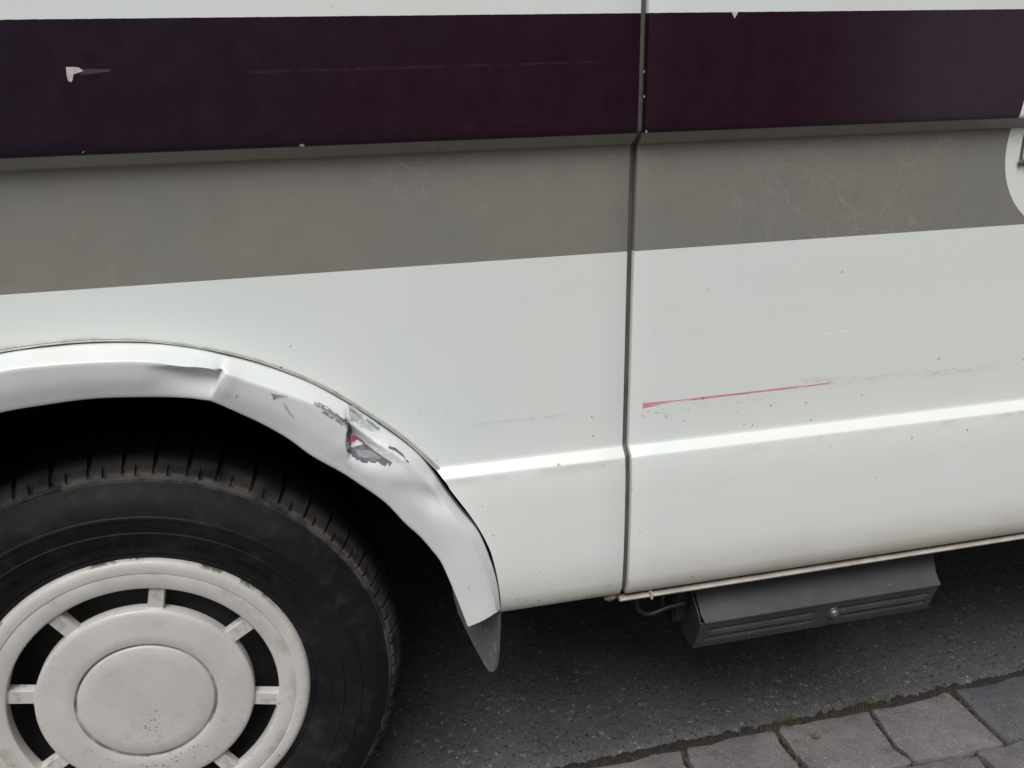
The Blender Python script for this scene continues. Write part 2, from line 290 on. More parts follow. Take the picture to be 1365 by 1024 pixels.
def make_cap():
    m = Mat('hubcap_plastic', rough=.42, coat=.1)
    rr = m.op('SQRT', m.x*m.x+m.z*m.z)
    c = m.mix(m.ramp(m.noise(9, 5, .6), .35, .7), (.490, .468, .442), (.555, .532, .502))
    c = m.mix(m.ramp(m.noise(60, 5, .7), .50, .78, 0, .4), c, (.35, .325, .30))
    c = m.mix(m.ramp(m.noise(7, 4, .7), .50, .72, 0, .2), c, (.37, .345, .325))
    ring = m.ramp(rr, .178, .1765)*m.ramp(rr, .160, .174)*m.ramp(m.noise(30, 4), .45, .65)
    c = m.mix(ring*.45, c, (.30, .265, .22))
    sp_ = m.ramp(rr, .130, .140)*m.ramp(rr, .157, .148)*m.ramp(m.noise(110, 4), .45, .65)
    c = m.mix(sp_*.5, c, (.26, .23, .21))
    gr = m.ramp(m.op('ABSOLUTE', rr-.0805), .0022, .0008)*m.ramp(m.noise(26, 3), .30, .6)
    c = m.mix(gr*.85, c, (.11, .085, .065))
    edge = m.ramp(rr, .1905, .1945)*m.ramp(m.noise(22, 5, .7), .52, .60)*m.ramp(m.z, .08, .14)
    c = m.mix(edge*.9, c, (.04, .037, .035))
    lowf = m.ramp(m.z+(m.noise(12, 3)-.5)*.12, .03, -.10)
    f = speckles(m, 190, .30, .28)*lowf
    c = m.mix(f*.8, c, (.10, .075, .05))
    f2 = speckles(m, 105, .17, .17); c = m.mix(f2*.8, c, (.06, .045, .035))
    bl = m.ramp(m.op('SQRT', (m.x-.006)*(m.x-.006)+(m.z+.03)*(m.z+.03)), .035, .005)
    f3 = speckles(m, 260, .40, .38, vec=m.vec(1, 1, 1, (.3, 0, .1)))*bl
    c = m.mix(f3*.8, c, (.14, .10, .08))
    m.color(c); m.rough(m.ramp(m.noise(50, 3), .3, .7, .36, .55)); m.bump(m.noise(400, 3), .12, .0006)
    return m.mat
CAP = make_cap()

def make_step():
    m = Mat('step_plastic', rough=.5, spec=.45)
    c = m.mix(m.ramp(m.noise(18, 5, .6), .35, .7), (.036, .035, .041), (.050, .047, .052))
    c = m.mix(m.ramp(m.noise(80, 5, .7), .52, .8, 0, .4), c, (.11, .10, .095))
    c = m.mix(speckles(m, 220, .12, .22)*.7, c, (.26, .25, .24))
    m.color(c); m.bump(m.noise(500, 3), .3, .0006)
    return m.mat
STEP = make_step()

def make_flap():
    m = Mat('mud_flap_rubber', rough=.65)
    c = m.mix(m.ramp(m.noise(20, 5), .35, .7), (.11, .107, .102), (.15, .146, .14))
    st = m.noise(300, 4, .65, vec=m.vec(1, 1, .22)); c = m.mix(m.ramp(st, .56, .66)*.7, c, (.26, .26, .25))
    c = m.mix(speckles(m, 200, .2, .25)*.6, c, (.20, .19, .18))
    m.color(c); m.bump(m.noise(200, 3), .4, .001)
    return m.mat
FLAP = make_flap()

def make_asphalt():
    m = Mat('asphalt', rough=.82, spec=.35)
    v = m.warp(150, .011, 3)
    d = m.voro(125, vec=v); r0 = m.lastcol(0); r1 = m.lastcol(1)
    c = m.mix(m.ramp(m.noise(7, 5, .6), .35, .7), (.060, .061, .065), (.090, .088, .089))
    st = m.ramp(d+(m.noise(500, 2)-.5)*.5, .62, .34)
    c = m.mix(st*m.ramp(r0, .0, 1., .1, .75), c, (.115, .110, .105))
    pit = m.noise(105, 4, .6); c = m.mix(m.ramp(pit, .40, .33)*.8, c, (.018, .018, .020))
    c = m.mix(st*m.ramp(r0, .93, .97)*.6, c, (.24, .225, .21))
    f = m.noise(420, 3, .6); c = m.mix(m.ramp(f, .57, .70)*.5, c, (.18, .175, .17)); c = m.mix(m.ramp(f, .42, .32)*.35, c, (.03, .03, .031))
    c = m.mix(speckles(m, 230, .10, .30)*.9, c, (.42, .40, .38))
    c = m.mix(m.ramp(m.noise(70, 4, .7), .58, .72)*.4, c, (.13, .125, .12))
    c = m.mix(m.ramp(m.noise(210, 3), .40, .30)*.6, c, (.014, .014, .014))
    m.color(c)
    d2 = m.voro(125, 'SMOOTH_F1', vec=v)
    m.bump(m.ramp(pit, .30, .48), .5, .0028); m.bump(f, .5, .0012)
    return m.mat
ASPH = make_asphalt()

def make_stone(name, c1, c2):
    m = Mat(name, rough=.8, spec=.3)
    oi = m.t.nodes.new('ShaderNodeObjectInfo'); rnd = V(m, oi.outputs['Random'])
    tc = m.t.nodes.new('ShaderNodeNewGeometry'); m.p = tc.outputs['Position']
    c = m.mix(m.ramp(m.noise(14, 5, .65), .35, .68), c1, c2)
    c = m.mix(rnd*.35, c, tuple(q*.8 for q in c1))
    f = m.noise(260, 5, .75); c = m.mix(m.ramp(f, .54, .66)*.65, c, tuple(min(1, q*1.7) for q in c2))
    c = m.mix(m.ramp(f, .46, .34)*.65, c, tuple(q*.45 for q in c1))
    c = m.mix(speckles(m, 300, .06, .30)*.8, c, (.45, .43, .40))
    c = m.mix(speckles(m, 110, .07, .25)*.5, c, (.05, .045, .045))
    c = m.mix(m.ramp(m.noise(38, 4, .6), .56, .70)*.5, c, tuple(q*.5 for q in c1)); c = m.mix(m.ramp(m.noise(9, 5, .7), .54, .68)*.4, c, (.11, .115, .11))
    m.color(c); m.bump(f, .55, .0018); m.bump(m.noise(45, 4), .5, .005)
    return m.mat
STONE = make_stone('paving_granite', (.142, .130, .132), (.190, .174, .175))
STONE_B = make_stone('paving_slate_blue', (.085, .085, .095), (.115, .113, .122))

# ------------------------------------------------------------------ object helpers
def link(name, mesh, mat, parent=None, smooth=True, loc=None):
    o = bpy.data.objects.new(name, mesh); COL.objects.link(o)
    if mat and not mesh.materials: mesh.materials.append(mat)
    if smooth:
        for p in mesh.polygons: p.use_smooth = True
    if parent: o.parent = parent
    if loc: o.location = loc
    return o
def frombm(name, bm, mat, parent=None, smooth=True, angle=None, loc=None):
    bmesh.ops.recalc_face_normals(bm, faces=bm.faces[:])
    me = bpy.data.meshes.new(name); bm.to_mesh(me); bm.free()
    if angle is not None: me.set_sharp_from_angle(angle=R(angle))
    return link(name, me, mat, parent, smooth, loc)
def pyd(name, vs, fs, mat, parent=None, smooth=True, angle=None, loc=None, fix=True):
    bm = bmesh.new(); bv = [bm.verts.new(v) for v in vs]
    for f in fs:
        q = []
        for i in f:
            if bv[i] not in q: q.append(bv[i])
        if len(q) > 2:
            try: bm.faces.new(q)
            except ValueError: pass
    bmesh.ops.remove_doubles(bm, verts=bm.verts[:], dist=1e-5)
    if not fix:
        me = bpy.data.meshes.new(name); bm.to_mesh(me); bm.free()
        if angle is not None: me.set_sharp_from_angle(angle=R(angle))
        return link(name, me, mat, parent, smooth, loc)
    return frombm(name, bm, mat, parent, smooth, angle, loc)
def empty(name, loc=(0, 0, 0), parent=None):
    o = bpy.data.objects.new(name, None); COL.objects.link(o); o.location = loc; o.empty_display_size = .1
    if parent: o.parent = parent
    return o
def tag(o, label=None, cat=None, group=None, kind=None):
    for k, v in (('label', label), ('category', cat), ('group', group), ('kind', kind)):
        if v: o[k] = v
    return o
def cr(p0, p1, p2, p3, t):
    return .5*((2*p1)+(-p0+p2)*t+(2*p0-5*p1+4*p2-p3)*t*t+(-p0+3*p1-3*p2+p3)*t*t*t)
def spline(pts, n, tens=True):
    pts = [Vector(p) for p in pts]; out = []
    P = [pts[0]*2-pts[1]]+pts+[pts[-1]*2-pts[-2]]
    for i in range(len(pts)-1):
        k = n if isinstance(n, int) else n[i]
        for j in range(k): out.append(cr(P[i], P[i+1], P[i+2], P[i+3], j/k))
    out.append(pts[-1]); return out
def tube(name, pts, r, mat, parent=None, seg=10, caps=True):
    vs = []; fs = []; pts = [Vector(p) for p in pts]
    for i, p in enumerate(pts):
        d = (pts[min(i+1, len(pts)-1)]-pts[max(i-1, 0)]).normalized()
        a = d.cross(Vector((0, 0, 1)));
        if a.length < .1: a = d.cross(Vector((0, 1, 0)))
        a.normalize(); b = d.cross(a)
        for k in range(seg):
            t = 2*math.pi*k/seg; vs.append(p+a*math.cos(t)*r+b*math.sin(t)*r)
    for i in range(len(pts)-1):
        for k in range(seg): fs.append((i*seg+k, i*seg+(k+1) % seg, (i+1)*seg+(k+1) % seg, (i+1)*seg+k))
    if caps: fs.append(tuple(range(seg))); fs.append(tuple(range((len(pts)-1)*seg, len(pts)*seg)))
    return pyd(name, vs, fs, mat, parent)
def box(name, lo, hi, mat, parent=None, bev=.0):
    bm = bmesh.new(); bmesh.ops.create_cube(bm, size=1)
    for v in bm.verts: v.co = Vector([lo[i]+(v.co[i]+.5)*(hi[i]-lo[i]) for i in range(3)])
    if bev: bmesh.ops.bevel(bm, geom=bm.edges[:], offset=bev, segments=2, affect='EDGES')
    return frombm(name, bm, mat, parent, True, 40)
# ------------------------------------------------------------------ ground
def road():
    # asphalt under and beyond the vehicle; its near edge runs ragged along the paving
    vs = []; fs = []; xs = [-30, -10, -4, -1.6]+[-1.5+.012*i for i in range(0, 360)]+[3, 5, 10, 30]
    ys = [0, .004, .012, .03, .08, .2, .5, 1.2, 4, 12, 40]
    for x in xs:
        y0 = .117+.014*(x-.58)/.84+.007*noise.noise(Vector((x*9, 3, 0)))+.003*noise.noise(Vector((x*45, 7, 0)))+.0012*noise.noise(Vector((x*160, 7, 0)))+.003
        if x < .85: y0 += .010*min(1, (.85-x)/.08)
        for j, y in enumerate(ys):
            h = (-.011, -.0055, -.0015)[j] if j < 3 else 0
            vs.append((x, y0+y, h))
    n = len(ys)
    for i in range(len(xs)-1):
        for j in range(n-1): fs.append((i*n+j, (i+1)*n+j, (i+1)*n+j+1, i*n+j+1))
    o = pyd('road', vs, fs, ASPH); tag(o, kind='structure')
    return o
road()
pave = pyd('pavement', [(-30, -30, -.012), (30, -30, -.012), (30, .2, -.012), (-30, .2, -.012)], [(0, 1, 2, 3)], SOIL)
tag(pave, kind='structure')

def stone_mesh(x0, x1, y0, y1, seed, chip=None):
    """one sett: ragged outline, worn rounded edge, open bottom; coordinates about its centre"""
    cx, cy = (x0+x1)/2, (y0+y1)/2; w, d = (x1-x0)/2, (y1-y0)/2; rc = .0045
    def rim(inset, z, amp):
        out = []
        for sx, sy, a0 in ((1, 1, 0), (-1, 1, 90), (-1, -1, 180), (1, -1, 270)):
            for k in range(3):
                a = R(a0+k*45); r = max(.002, rc-inset*.3)
                out.append((sx*(w-rc)+math.cos(a)*r*1-(inset*.7)*sx, sy*(d-rc)+math.sin(a)*r-(inset*.7)*sy))
            # three points along the side that follows this corner
            nx = {0: (-1, 1), 90: (-1, -1), 180: (1, -1), 270: (1, 1)}[a0]
            ax, ay = out[-1]; ns = {0: (-(w-rc), d), 90: (-w, -(d-rc)), 180: (w-rc, -d), 270: (w, d-rc)}[a0]
            bx, by = ns[0]-(inset*math.copysign(1, ns[0]) if abs(ns[0]) == w else 0), ns[1]-(inset*math.copysign(1, ns[1]) if abs(ns[1]) == d else 0)
            for k in (1, 2, 3): t = k/4; out.append((ax+(bx-ax)*t, ay+(by-ay)*t))
        res = []
        for (a, b) in out:
            n1 = noise.noise(Vector((a*22+seed*3.1, b*22, 1))); n2 = noise.noise(Vector((a*22+seed*3.1, b*22, 5)))
            n1 += .45*noise.noise(Vector((a*90+seed, b*90, 2))); n2 += .45*noise.noise(Vector((a*90+seed, b*90, 8)))
            res.append((a+n1*amp, b+n2*amp, z+(noise.noise(Vector((a*15, b*15, seed)))*.0008 if z > -.004 else 0)))
        return res
    rings = [rim(-.001, -.014, .009), rim(-.0008, -.0050, .009), rim(.0006, -.0014, .009), rim(.0030, -.0003, .0085)]
    vs = [v for r_ in rings for v in r_]; n = len(rings[0]); fs = []
    for k in range(3):
        for i in range(n): fs.append((k*n+i, k*n+(i+1) % n, (k+1)*n+(i+1) % n, (k+1)*n+i))
    vs.append((0, 0, .0003)); c = len(vs)-1
    for i in range(n): fs.append((3*n+i, 3*n+(i+1) % n, c))
    me = bpy.data.meshes.new('paving_stone'); me.from_pydata(vs, [], fs); me.update()
    for p in me.polygons: p.use_smooth = True
    me.set_sharp_from_angle(angle=R(24))
    return me, (cx, cy)
rows = []
y = .1175
for r_ in range(9):
    h = .123 if r_ == 0 else random.uniform(.118, .132)
    rows.append((y-h, y)); y -= h+.011
cache = []
for ri, (ya, yb) in enumerate(rows):
    x = -.944 if ri == 0 else -1.02+random.uniform(0, .16)
    xi = 0
    while x < 2.6:
        if ri == 0: a, b = x+.0050, x+.1695-.0050; x += .1695
        else:
            ln = random.uniform(.15, .19); a, b = x+.0055, x+ln-.0055; x += ln
        dy = .0150*(a-.58)/.84
        near = 0 <= ri <= 1 and .5 < b < 1.7
        me, (cx, cy) = stone_mesh(a, b, ya+dy, yb+dy, ri*40+xi)
        me.materials.append(STONE_B if (ri == 0 and 1.24 < a < 1.28) or (ri > 1 and random.random() < .1) else STONE)
        o = bpy.data.objects.new('paving_stone', me); COL.objects.link(o); o.parent = pave
        o.location = (cx, cy, random.uniform(-.0012, .0012)); o.rotation_euler = (random.uniform(-.006, .006), random.uniform(-.006, .006), random.uniform(-.02, .02))
        xi += 1
# setts further off, out towards the camera's side of the street
def far_setts():
    vs = []; fs = []
    y = rows[-1][0]-.011; r_ = 0
    def one(a, b, c, d):
        k = len(vs); e = .005; z = random.uniform(-.001, .0015)
        vs.extend([(a, c, -.013), (b, c, -.013), (b, d, -.013), (a, d, -.013), (a+e, c+e, z), (b-e, c+e, z), (b-e, d-e, z), (a+e, d-e, z)])
        fs.extend([(k+4, k+5, k+6, k+7)]+[(k+i, k+(i+1) % 4, k+4+(i+1) % 4, k+4+i) for i in range(4)])
    while y > -5:
        x = -4-random.random()*.16
        while x < 6: one(x, x+.158, y-.125, y); x += .17
        y -= .136
    for ya, yb in rows:
        for x0, x1 in ((-4, -1.2), (2.85, 6)):
            x = x0
            while x < x1: one(x, x+.158, ya, yb-.004); x += .17
    me = bpy.data.meshes.new('distant_setts'); me.from_pydata(vs, [], fs); me.update()
    o = link('distant_setts', me, STONE, pave, False); tag(o, kind='stuff')
far_setts()

def joint_dirt():
    # crumbly soil lying in the joints, a low relief strip along the asphalt edge
    vs = []; fs = []; nx, ny = 400, 9
    for i in range(nx):
        x = .45+1.4*i/(nx-1)
        for j in range(ny):
            yy = .108+.0160*(x-.58)/.84+.034*j/(ny-1)
            h = -.0095+.009*(1-abs(2*j/(ny-1)-1)**2)+.006*noise.noise(Vector((x*60, yy*60, 2)))+.004*noise.noise(Vector((x*170, yy*170, 2)))
            vs.append((x, yy, min(h, -.0002)))
    for i in range(nx-1):
        for j in range(ny-1): fs.append((i*ny+j, (i+1)*ny+j, (i+1)*ny+j+1, i*ny+j+1))
    o = pyd('joint_soil', vs, fs, SOIL, pave); tag(o, kind='stuff')
joint_dirt()

def scatter(name, n, region, smin, smax, mat, zf=.0, flat=.5):
    vs = []; fs = []
    for _ in range(n):
        x, y = region(); s = random.uniform(smin, smax)*random.choice((.5, .7, 1)); k = len(vs)
        a0 = random.random()*6.28; m_ = random.choice((4, 5, 6))
        for j in range(m_):
            a = a0+2*math.pi*j/m_; q = s*random.uniform(.7, 1.2); vs.append((x+q*math.cos(a), y+q*math.sin(a), zf-.001))
        for j in range(m_):
            a = a0+.3+2*math.pi*j/m_; q = s*random.uniform(.5, .8); vs.append((x+q*math.cos(a), y+q*math.sin(a), zf+s*flat*random.uniform(.7, 1.3)))
        for j in range(m_): fs.append((k+j, k+(j+1) % m_, k+m_+(j+1) % m_, k+m_+j))
        fs.append(tuple(k+m_+j for j in range(m_)))
    me = bpy.data.meshes.new(name); me.from_pydata(vs, [], fs); me.update()
    o = link(name, me, mat, None, False); tag(o, kind='stuff'); return o
scatter('grit', 700, lambda: (random.uniform(.3, 1.9), .15+random.random()**1.2*.5), .0007, .0019, GRIT)
def jreg():
    if random.random() < .6:
        x = random.uniform(.6, 1.6); return x, .126+.016*(x-.58)/.84+random.gauss(0, .007)
    i = random.randint(0, 4); x = .7510+.1695*i+random.gauss(0, .003); return x, random.uniform(-.02, .12)
CRUMB = simple('soil_crumb', (.055, .040, .033), (.10, .078, .065), 200, .95)
scatter('soil_crumbs', 2200, jreg, .0008, .0026, CRUMB, -.004)

def moss(cx, cy, n, sp):
    for _ in range(n):
        x = cx+random.gauss(0, sp); y = cy+random.gauss(0, sp*.35); h = random.uniform(.003, .008); a = random.random()*6.28; w = .0007
        lx, ly = random.gauss(0, .005), random.gauss(0, .005); k = len(MV)
        MV.extend([(x-w*math.cos(a), y-w*math.sin(a), -.004), (x+w*math.cos(a), y+w*math.sin(a), -.004), (x+lx, y+ly, h-.002)])
        MF.append((k, k+1, k+2))
MV, MF = [], []
moss(.945, .133, 420, .016); moss(.915, .120, 200, .008); moss(1.10, .134, 240, .02); moss(1.25, .140, 70, .01); moss(1.02, .130, 60, .03)
me = bpy.data.meshes.new('moss'); me.from_pydata(MV, [], MF); me.update()
o = link('moss', me, MOSSM, None, False); tag(o, kind='stuff')

# a scrap of dry leaf on the middle sett
vs = []; fs = []
for i in range(9):
    a = 2*math.pi*i/9; q = .0095*random.uniform(.65, 1.15); vs.append((.972+q*math.cos(a)*1.1, .088+q*math.sin(a)*.8, .0022+.0018*math.sin(a*2)))
vs.append((.972, .088, .0018)); fs = [(i, (i+1) % 9, 9) for i in range(9)]
me = bpy.data.meshes.new('dry_leaf'); me.from_pydata([(a-.972, b-.088, c) for a, b, c in vs], [], fs)
o = link('dry_leaf', me, LEAF, None, False, (.972, .088, 0))
tag(o, 'small scrap of dry reddish brown leaf lying on a grey paving stone', 'leaf')

# ------------------------------------------------------------------ the camper van
van = empty('camper_van')
tag(van, 'white camper van with purple and grey stripes and a dented, scraped wheel arch', 'camper van')

PROF = [(2.45, .10), (2.30, .02), (1.9, -.006), (1.3, -.0195), (.985, -.0205), (.976, -.0205), (.9728, -.0200), (.9712, -.0190), (.9708, -.0185),
        (.9600, -.0065), (.9585, -.0050), (.9580, -.0015), (.9570, -.0002), (.955, 0), (.88, .0008), (.78, .0006), (.68, 0), (.604, 0), (.5998, -.0002), (.5991, -.0007), (.5985, -.0013),
        (.5901, -.0100), (.5893, -.0107), (.5884, -.0111), (.5865, -.0114), (.582, -.0120), (.56, -.0142), (.50, -.0155), (.45, -.0150), (.42, -.0134), (.405, -.0114),
        (.397, -.0068), (.3935, -.005), (.3918, -.003), (.3912, .001), (.3912, .02)]
def py_at(z):
    for (z1, y1), (z0, y0) in zip(PROF, PROF[1:]):
        if z0 <= z <= z1 and z1 > z0: return y0+(y1-y0)*(z-z0)/(z1-z0)
    return -.0155
def refine(pr):
    out = []
    for (a, b), (c, d) in zip(pr, pr[1:]):
        n = max(1, int((a-c)/.02)); out += [(a+(c-a)*i/n, b+(d-b)*i/n) for i in range(n)]
    return out+[pr[-1]]
PR = refine(PROF)
# outline of the arch opening in the panel, mirrored towards the front
edge = spline(ARCH_EDGE, 6)
half = [(p.x, p.z) for p in edge if p.x > .003]
arch = [(-x, z) for x, z in reversed(half)]+half
ax = [arch[0][0]]; az_ = [arch[0][1]]
for x, z in arch[1:]:
    if x > ax[-1]+.0002: ax.append(x); az_.append(z)
def arch_z(x):
    if x <= ax[0] or x >= ax[-1]: return 0
    for i in range(len(ax)-1):
        if ax[i] <= x <= ax[i+1]: return az_[i]+(az_[i+1]-az_[i])*(x-ax[i])/(ax[i+1]-ax[i])
def panel(name, x0, x1, dy=0, bottom=.3912, cut=False, ztop=2.45, edge_l=True, edge_r=True, step=.04):
    xs = {x0, x1}; n = max(2, int((x1-x0)/step))
    for i in range(n+1): xs.add(x0+(x1-x0)*i/n)
    if cut:
        xs = {x for x in xs if all(abs(x-a) > .002 for a in ax)} | set(ax) | {ax[0]-.0004, ax[-1]+.0004, x0, x1}
    xs = sorted(xs); prof = [(z, y) for z, y in PR if z <= ztop+1e-6]
    cols = []
    for x in xs:
        zb = arch_z(x) if cut else 0
        col = []
        for z, y in prof:
            if zb and z < zb: col.append((x, py_at(zb)+dy, zb))
            else: col.append((x, y+dy, z))
        if zb: col.append((x, py_at(zb)+dy+.012, zb))       # folded edge of the opening
        else: col.append(col[-1])
        cols.append(col)
    def side(col, s):   # rounded return into the shut line
        return [[(x+s*.0007, y+.0004, z) for x, y, z in col], [(x+s*.0013, y+.0018, z) for x, y, z in col], [(x+s*.0013, y+.016, z) for x, y, z in col]]
    if edge_l: cols = list(reversed(side(cols[0], -1)))+cols
    if edge_r: cols = cols+side(cols[-1], 1)
    vs = [v for c in cols for v in c]; m_ = len(cols[0]); fs = []
    for i in range(len(cols)-1):
        for j in range(m_-1): fs.append((i*m_+j, i*m_+j+1, (i+1)*m_+j+1, (i+1)*m_+j))
    o = pyd(name, vs, fs, PAINT, van, True, 42)
    return o
XS = .5936
p1 = panel('side_panel', -1.25, XS-.0013, 0, cut=True, edge_l=False)
door = panel('door', .6008+.0013, 1.345, -.0015, step=.03)
p2 = panel('side_panel', 1.353, 4.6, 0, edge_r=False, step=.1)

# rubber in the shut line, following the profile
def gap_seal(xa, xb):
    vs = []; fs = []
    for z, y in [(a, b) for a, b in PR if a > .3955]:
        vs += [(xa-.006, y+.0095, z), (xa, y+.008, z), (xa+.0012, y+.0062, z), ((xa+xb)/2+.001, y+.0052, z), (xb-.0008, y+.0062, z), (xb, y+.009, z), (xb+.006, y+.013, z)]
    n = len(vs)//7
    for i in range(n-1):
        for j in range(6): fs.append((i*7+j, i*7+j+1, (i+1)*7+j+1, (i+1)*7+j))
    return pyd('rubber_seal', vs, fs, SEAL, van)
gap_seal(.5905, .6012); gap_seal(1.345, 1.353)

# paint chips: thin flakes missing from the stripe
def on_surface(name, poly, bvh, mat, parent, lift=.0004, grid=.004):
    bm = bmesh.new(); f = bm.faces.new([bm.verts.new((x, 0, z)) for x, z in poly])
    xs = [p[0] for p in poly]; zs = [p[1] for p in poly]
    bmesh.ops.triangulate(bm, faces=bm.faces[:])
    g = min(xs)+grid
    while g < max(xs): bmesh.ops.bisect_plane(bm, geom=bm.verts[:]+bm.edges[:]+bm.faces[:], plane_co=(g, 0, 0), plane_no=(1, 0, 0)); g += grid
    g = min(zs)+grid
    while g < max(zs): bmesh.ops.bisect_plane(bm, geom=bm.verts[:]+bm.edges[:]+bm.faces[:], plane_co=(0, 0, g), plane_no=(0, 0, 1)); g += grid
    for v in bm.verts:
        h = bvh.ray_cast(Vector((v.co.x, -.3, v.co.z)), Vector((0, 1, 0)))
        v.co.y = (h[0].y if h[0] else -.02)-lift
    o = frombm(name, bm, mat, parent); return o
def bvh_of(*obs):
    vs = []; fs = []
    for o in obs:
        k = len(vs); vs += [v.co.copy() for v in o.data.vertices]; fs += [tuple(k+i for i in p.vertices) for p in o.data.polygons]
    return BVHTree.FromPolygons(vs, fs)
PB = bvh_of(p1, door)
for k, poly in CHIPS.items():
    if k in ('c7', 'c3', 'c4', 'c5', 'c6') or k:
        par = door if poly[0][0] > .6 else p1
        on_surface('paint_chip', poly, PB, CHIPW, par, .0003 if k == 'c1' else .0009, .003)

# ---- wheel-arch flare
def flare():
    rows_ = []
    st = list(zip(FLARE_O, FLARE_R, FLARE_L))
    left = []
    for (o_, r_, l_) in reversed(st[3:]):                       # the front half is undamaged: plain mirrored sweep
        ox, oz = -o_[0], o_[2]; d = Vector((ox, oz-.318)).normalized()
        ro = Vector((ox, oz-.318)).length
        left.append(((ox, o_[1], oz), (ox*1.0-d.x*.005, -.042, oz-d.y*.005), (-l_[0] if 0 else (d.x*(ro-.052)), -.030, .318+d.y*(ro-.052))))
    left = [s for s in left if s[0][0] < -.085]
    st = left+st
    S_ = []
    for o_, r_, l_ in st:
        o_, r_, l_ = Vector(o_), Vector(r_), Vector(l_)
        out = Vector((o_.x-l_.x, 0, o_.z-l_.z)).normalized()     # away from the wheel
        a = o_.lerp(r_, .86); b = r_.lerp(l_, .10)
        row = [o_+Vector((0, .016, 0))+out*.001, o_+Vector((0, .002, 0)), o_.lerp(r_, .10)+out*.0016, o_.lerp(r_, .5)+out*.0014, a+out*.0008, r_+Vector((0, .0012, 0)), b,
               r_.lerp(l_, .5)+Vector((0, -.0015, 0)), r_.lerp(l_, .88), l_+Vector((0, .001, 0)), l_+Vector((0, .005, 0))+out*.001, l_+Vector((0, .03, 0))+out*.004]
        S_.append(row)
    sub_v = [1, 1, 4, 4, 2, 2, 5, 5, 2, 2, 2]
    rows2 = [spline(r_, sub_v) for r_ in S_]
    m_ = len(rows2[0]); n0 = len(left)
    sub_u = [6]*(n0-1)+[14]*(len(S_)-n0)
    cols = [spline([r_[j] for r_ in rows2], sub_u) for j in range(m_)]
    n = len(cols[0])
    # dents, in the arch's own x-z plane
    C1 = Vector((.1430, .7575)); C2 = Vector((.1250, .722))       # crease across the flare
    F0 = Vector((.2635, .668)); dirv = Vector((.080, -.072)).normalized(); nrm = Vector((-dirv.y, dirv.x))
    def sm(t): t = max(0, min(1, t)); return t*t*(3-2*t)
    for j in range(m_):
        for i in range(n):
            v = cols[j][i]
            if v.y > -.008: continue
            P = Vector((v.x, v.z)); k = sm((-v.y-.008)/.02)
            # crease: face sags away from the ridge on the front side, snaps back behind it
            t = max(0, min(1, (C1.y-P.y)/(C1.y-C2.y))); cx_ = C1.x+(C2.x-C1.x)*t
            s = cx_-P.x
            if s > -.004:
                fall = sm((s+.004)/.004)*(1-sm((s-.004)/.075)); zr = .7570+.22*max(0, s)*(1-max(0, s)*3)
                dd = zr-P.y; band = sm(dd/.007)*(1-sm((dd-.007)/.030))
                v.y += .015*fall*band*k
            else:
                v.y -= .0015*math.exp(-((s+.012)/.01)**2)*k
            # sharp little tuck at the top of the crease
            q = (P-Vector((.1415, .7555))).length; v.y += .009*math.exp(-(q/.0035)**2); v.z -= .002*math.exp(-(q/.006)**2)
            # bulge in front of the tear
            q = P-Vector((.2545, .652)); v.y -= .0008*math.exp(-(q.dot(dirv)/.010)**2-(q.dot(nrm)/.022)**2)*k
            # torn dent: steep wall, then a trough that runs out down the arch
            wall_x = .2632+.0015*math.sin(P.y*300)
            q = P-F0; s = q.dot(dirv); w = q.dot(nrm)
            side = P.x-wall_x
            if side > -.001:
                depth = .021*sm((side+.001)/.0035)*(1-sm(max(0, s)/.080))
                trough = math.exp(-((w+.002)/(.017 if w > -.002 else .013))**2)
                v.y += depth*trough*k
            # long soft crumple after the tear
            q = P-Vector((.318, .612)); v.y -= .003*math.exp(-(q.dot(dirv)/.03)**2-(q.dot(nrm)/.010)**2)*k
            q = P-Vector((.345, .570)); v.y += .005*math.exp(-(q.dot(dirv)/.03)**2-((q.dot(nrm)-.012)/.010)**2)*k
            # wrinkles
            reg = math.exp(-((P-Vector((.285, .645))).length/.040)**2)
            v.y += reg*.0011*noise.noise(Vector((s*55, w*260, 4)))*k
            v.y += .0009*noise.noise(Vector((v.x*16, v.z*16, 9)))*k
    vs = [v for c in cols for v in c]; fs = []
    for j in range(m_-1):
        for i in range(n-1): fs.append((j*n+i, j*n+i+1, (j+1)*n+i+1, (j+1)*n+i))
    fs.append(tuple(j*n+n-1 for j in range(m_)))                 # closed foot
    return pyd('wheel_arch_flare', vs, fs, FLARE, van, True, 55)
fl = flare(); tag(fl, label='dented wheel arch flare with torn grey scrape')
FB = bvh_of(fl)
NM = dict(torn=('tear', TORN, .0004), red=('red_paint_mark', REDF, .0012), wedge=('white_flake', SCRW, .0008), scrape=('scraped_patch', SCRW, .0004),
          pink=('rub_mark', PINK, .0004), pink2=('rub_mark', PINK2, .0007), mark=('smudge', MARK, .0004), line=('tear', TORN, .0006), scr1=('scratch', TORN, .0007), scr2=('scratch', TORN, .0011), grey=('smudge', MARK2, .0004), arc=('smudge', ARCM, .0004))
for k, poly in FDECALS.items():
    nm, mt, lf = NM[k]; on_surface(nm, poly, FB, mt, fl, lf, .002)
lil = [(.2700, .6475), (.2790, .6445), (.2850, .6440), (.2930, .6400), (.2990, .6355), (.2940, .6345), (.2880, .6365), (.2800, .6370), (.2740, .6400)]
on_surface('tear', lil, FB, TORN2, fl, .0007, .002)

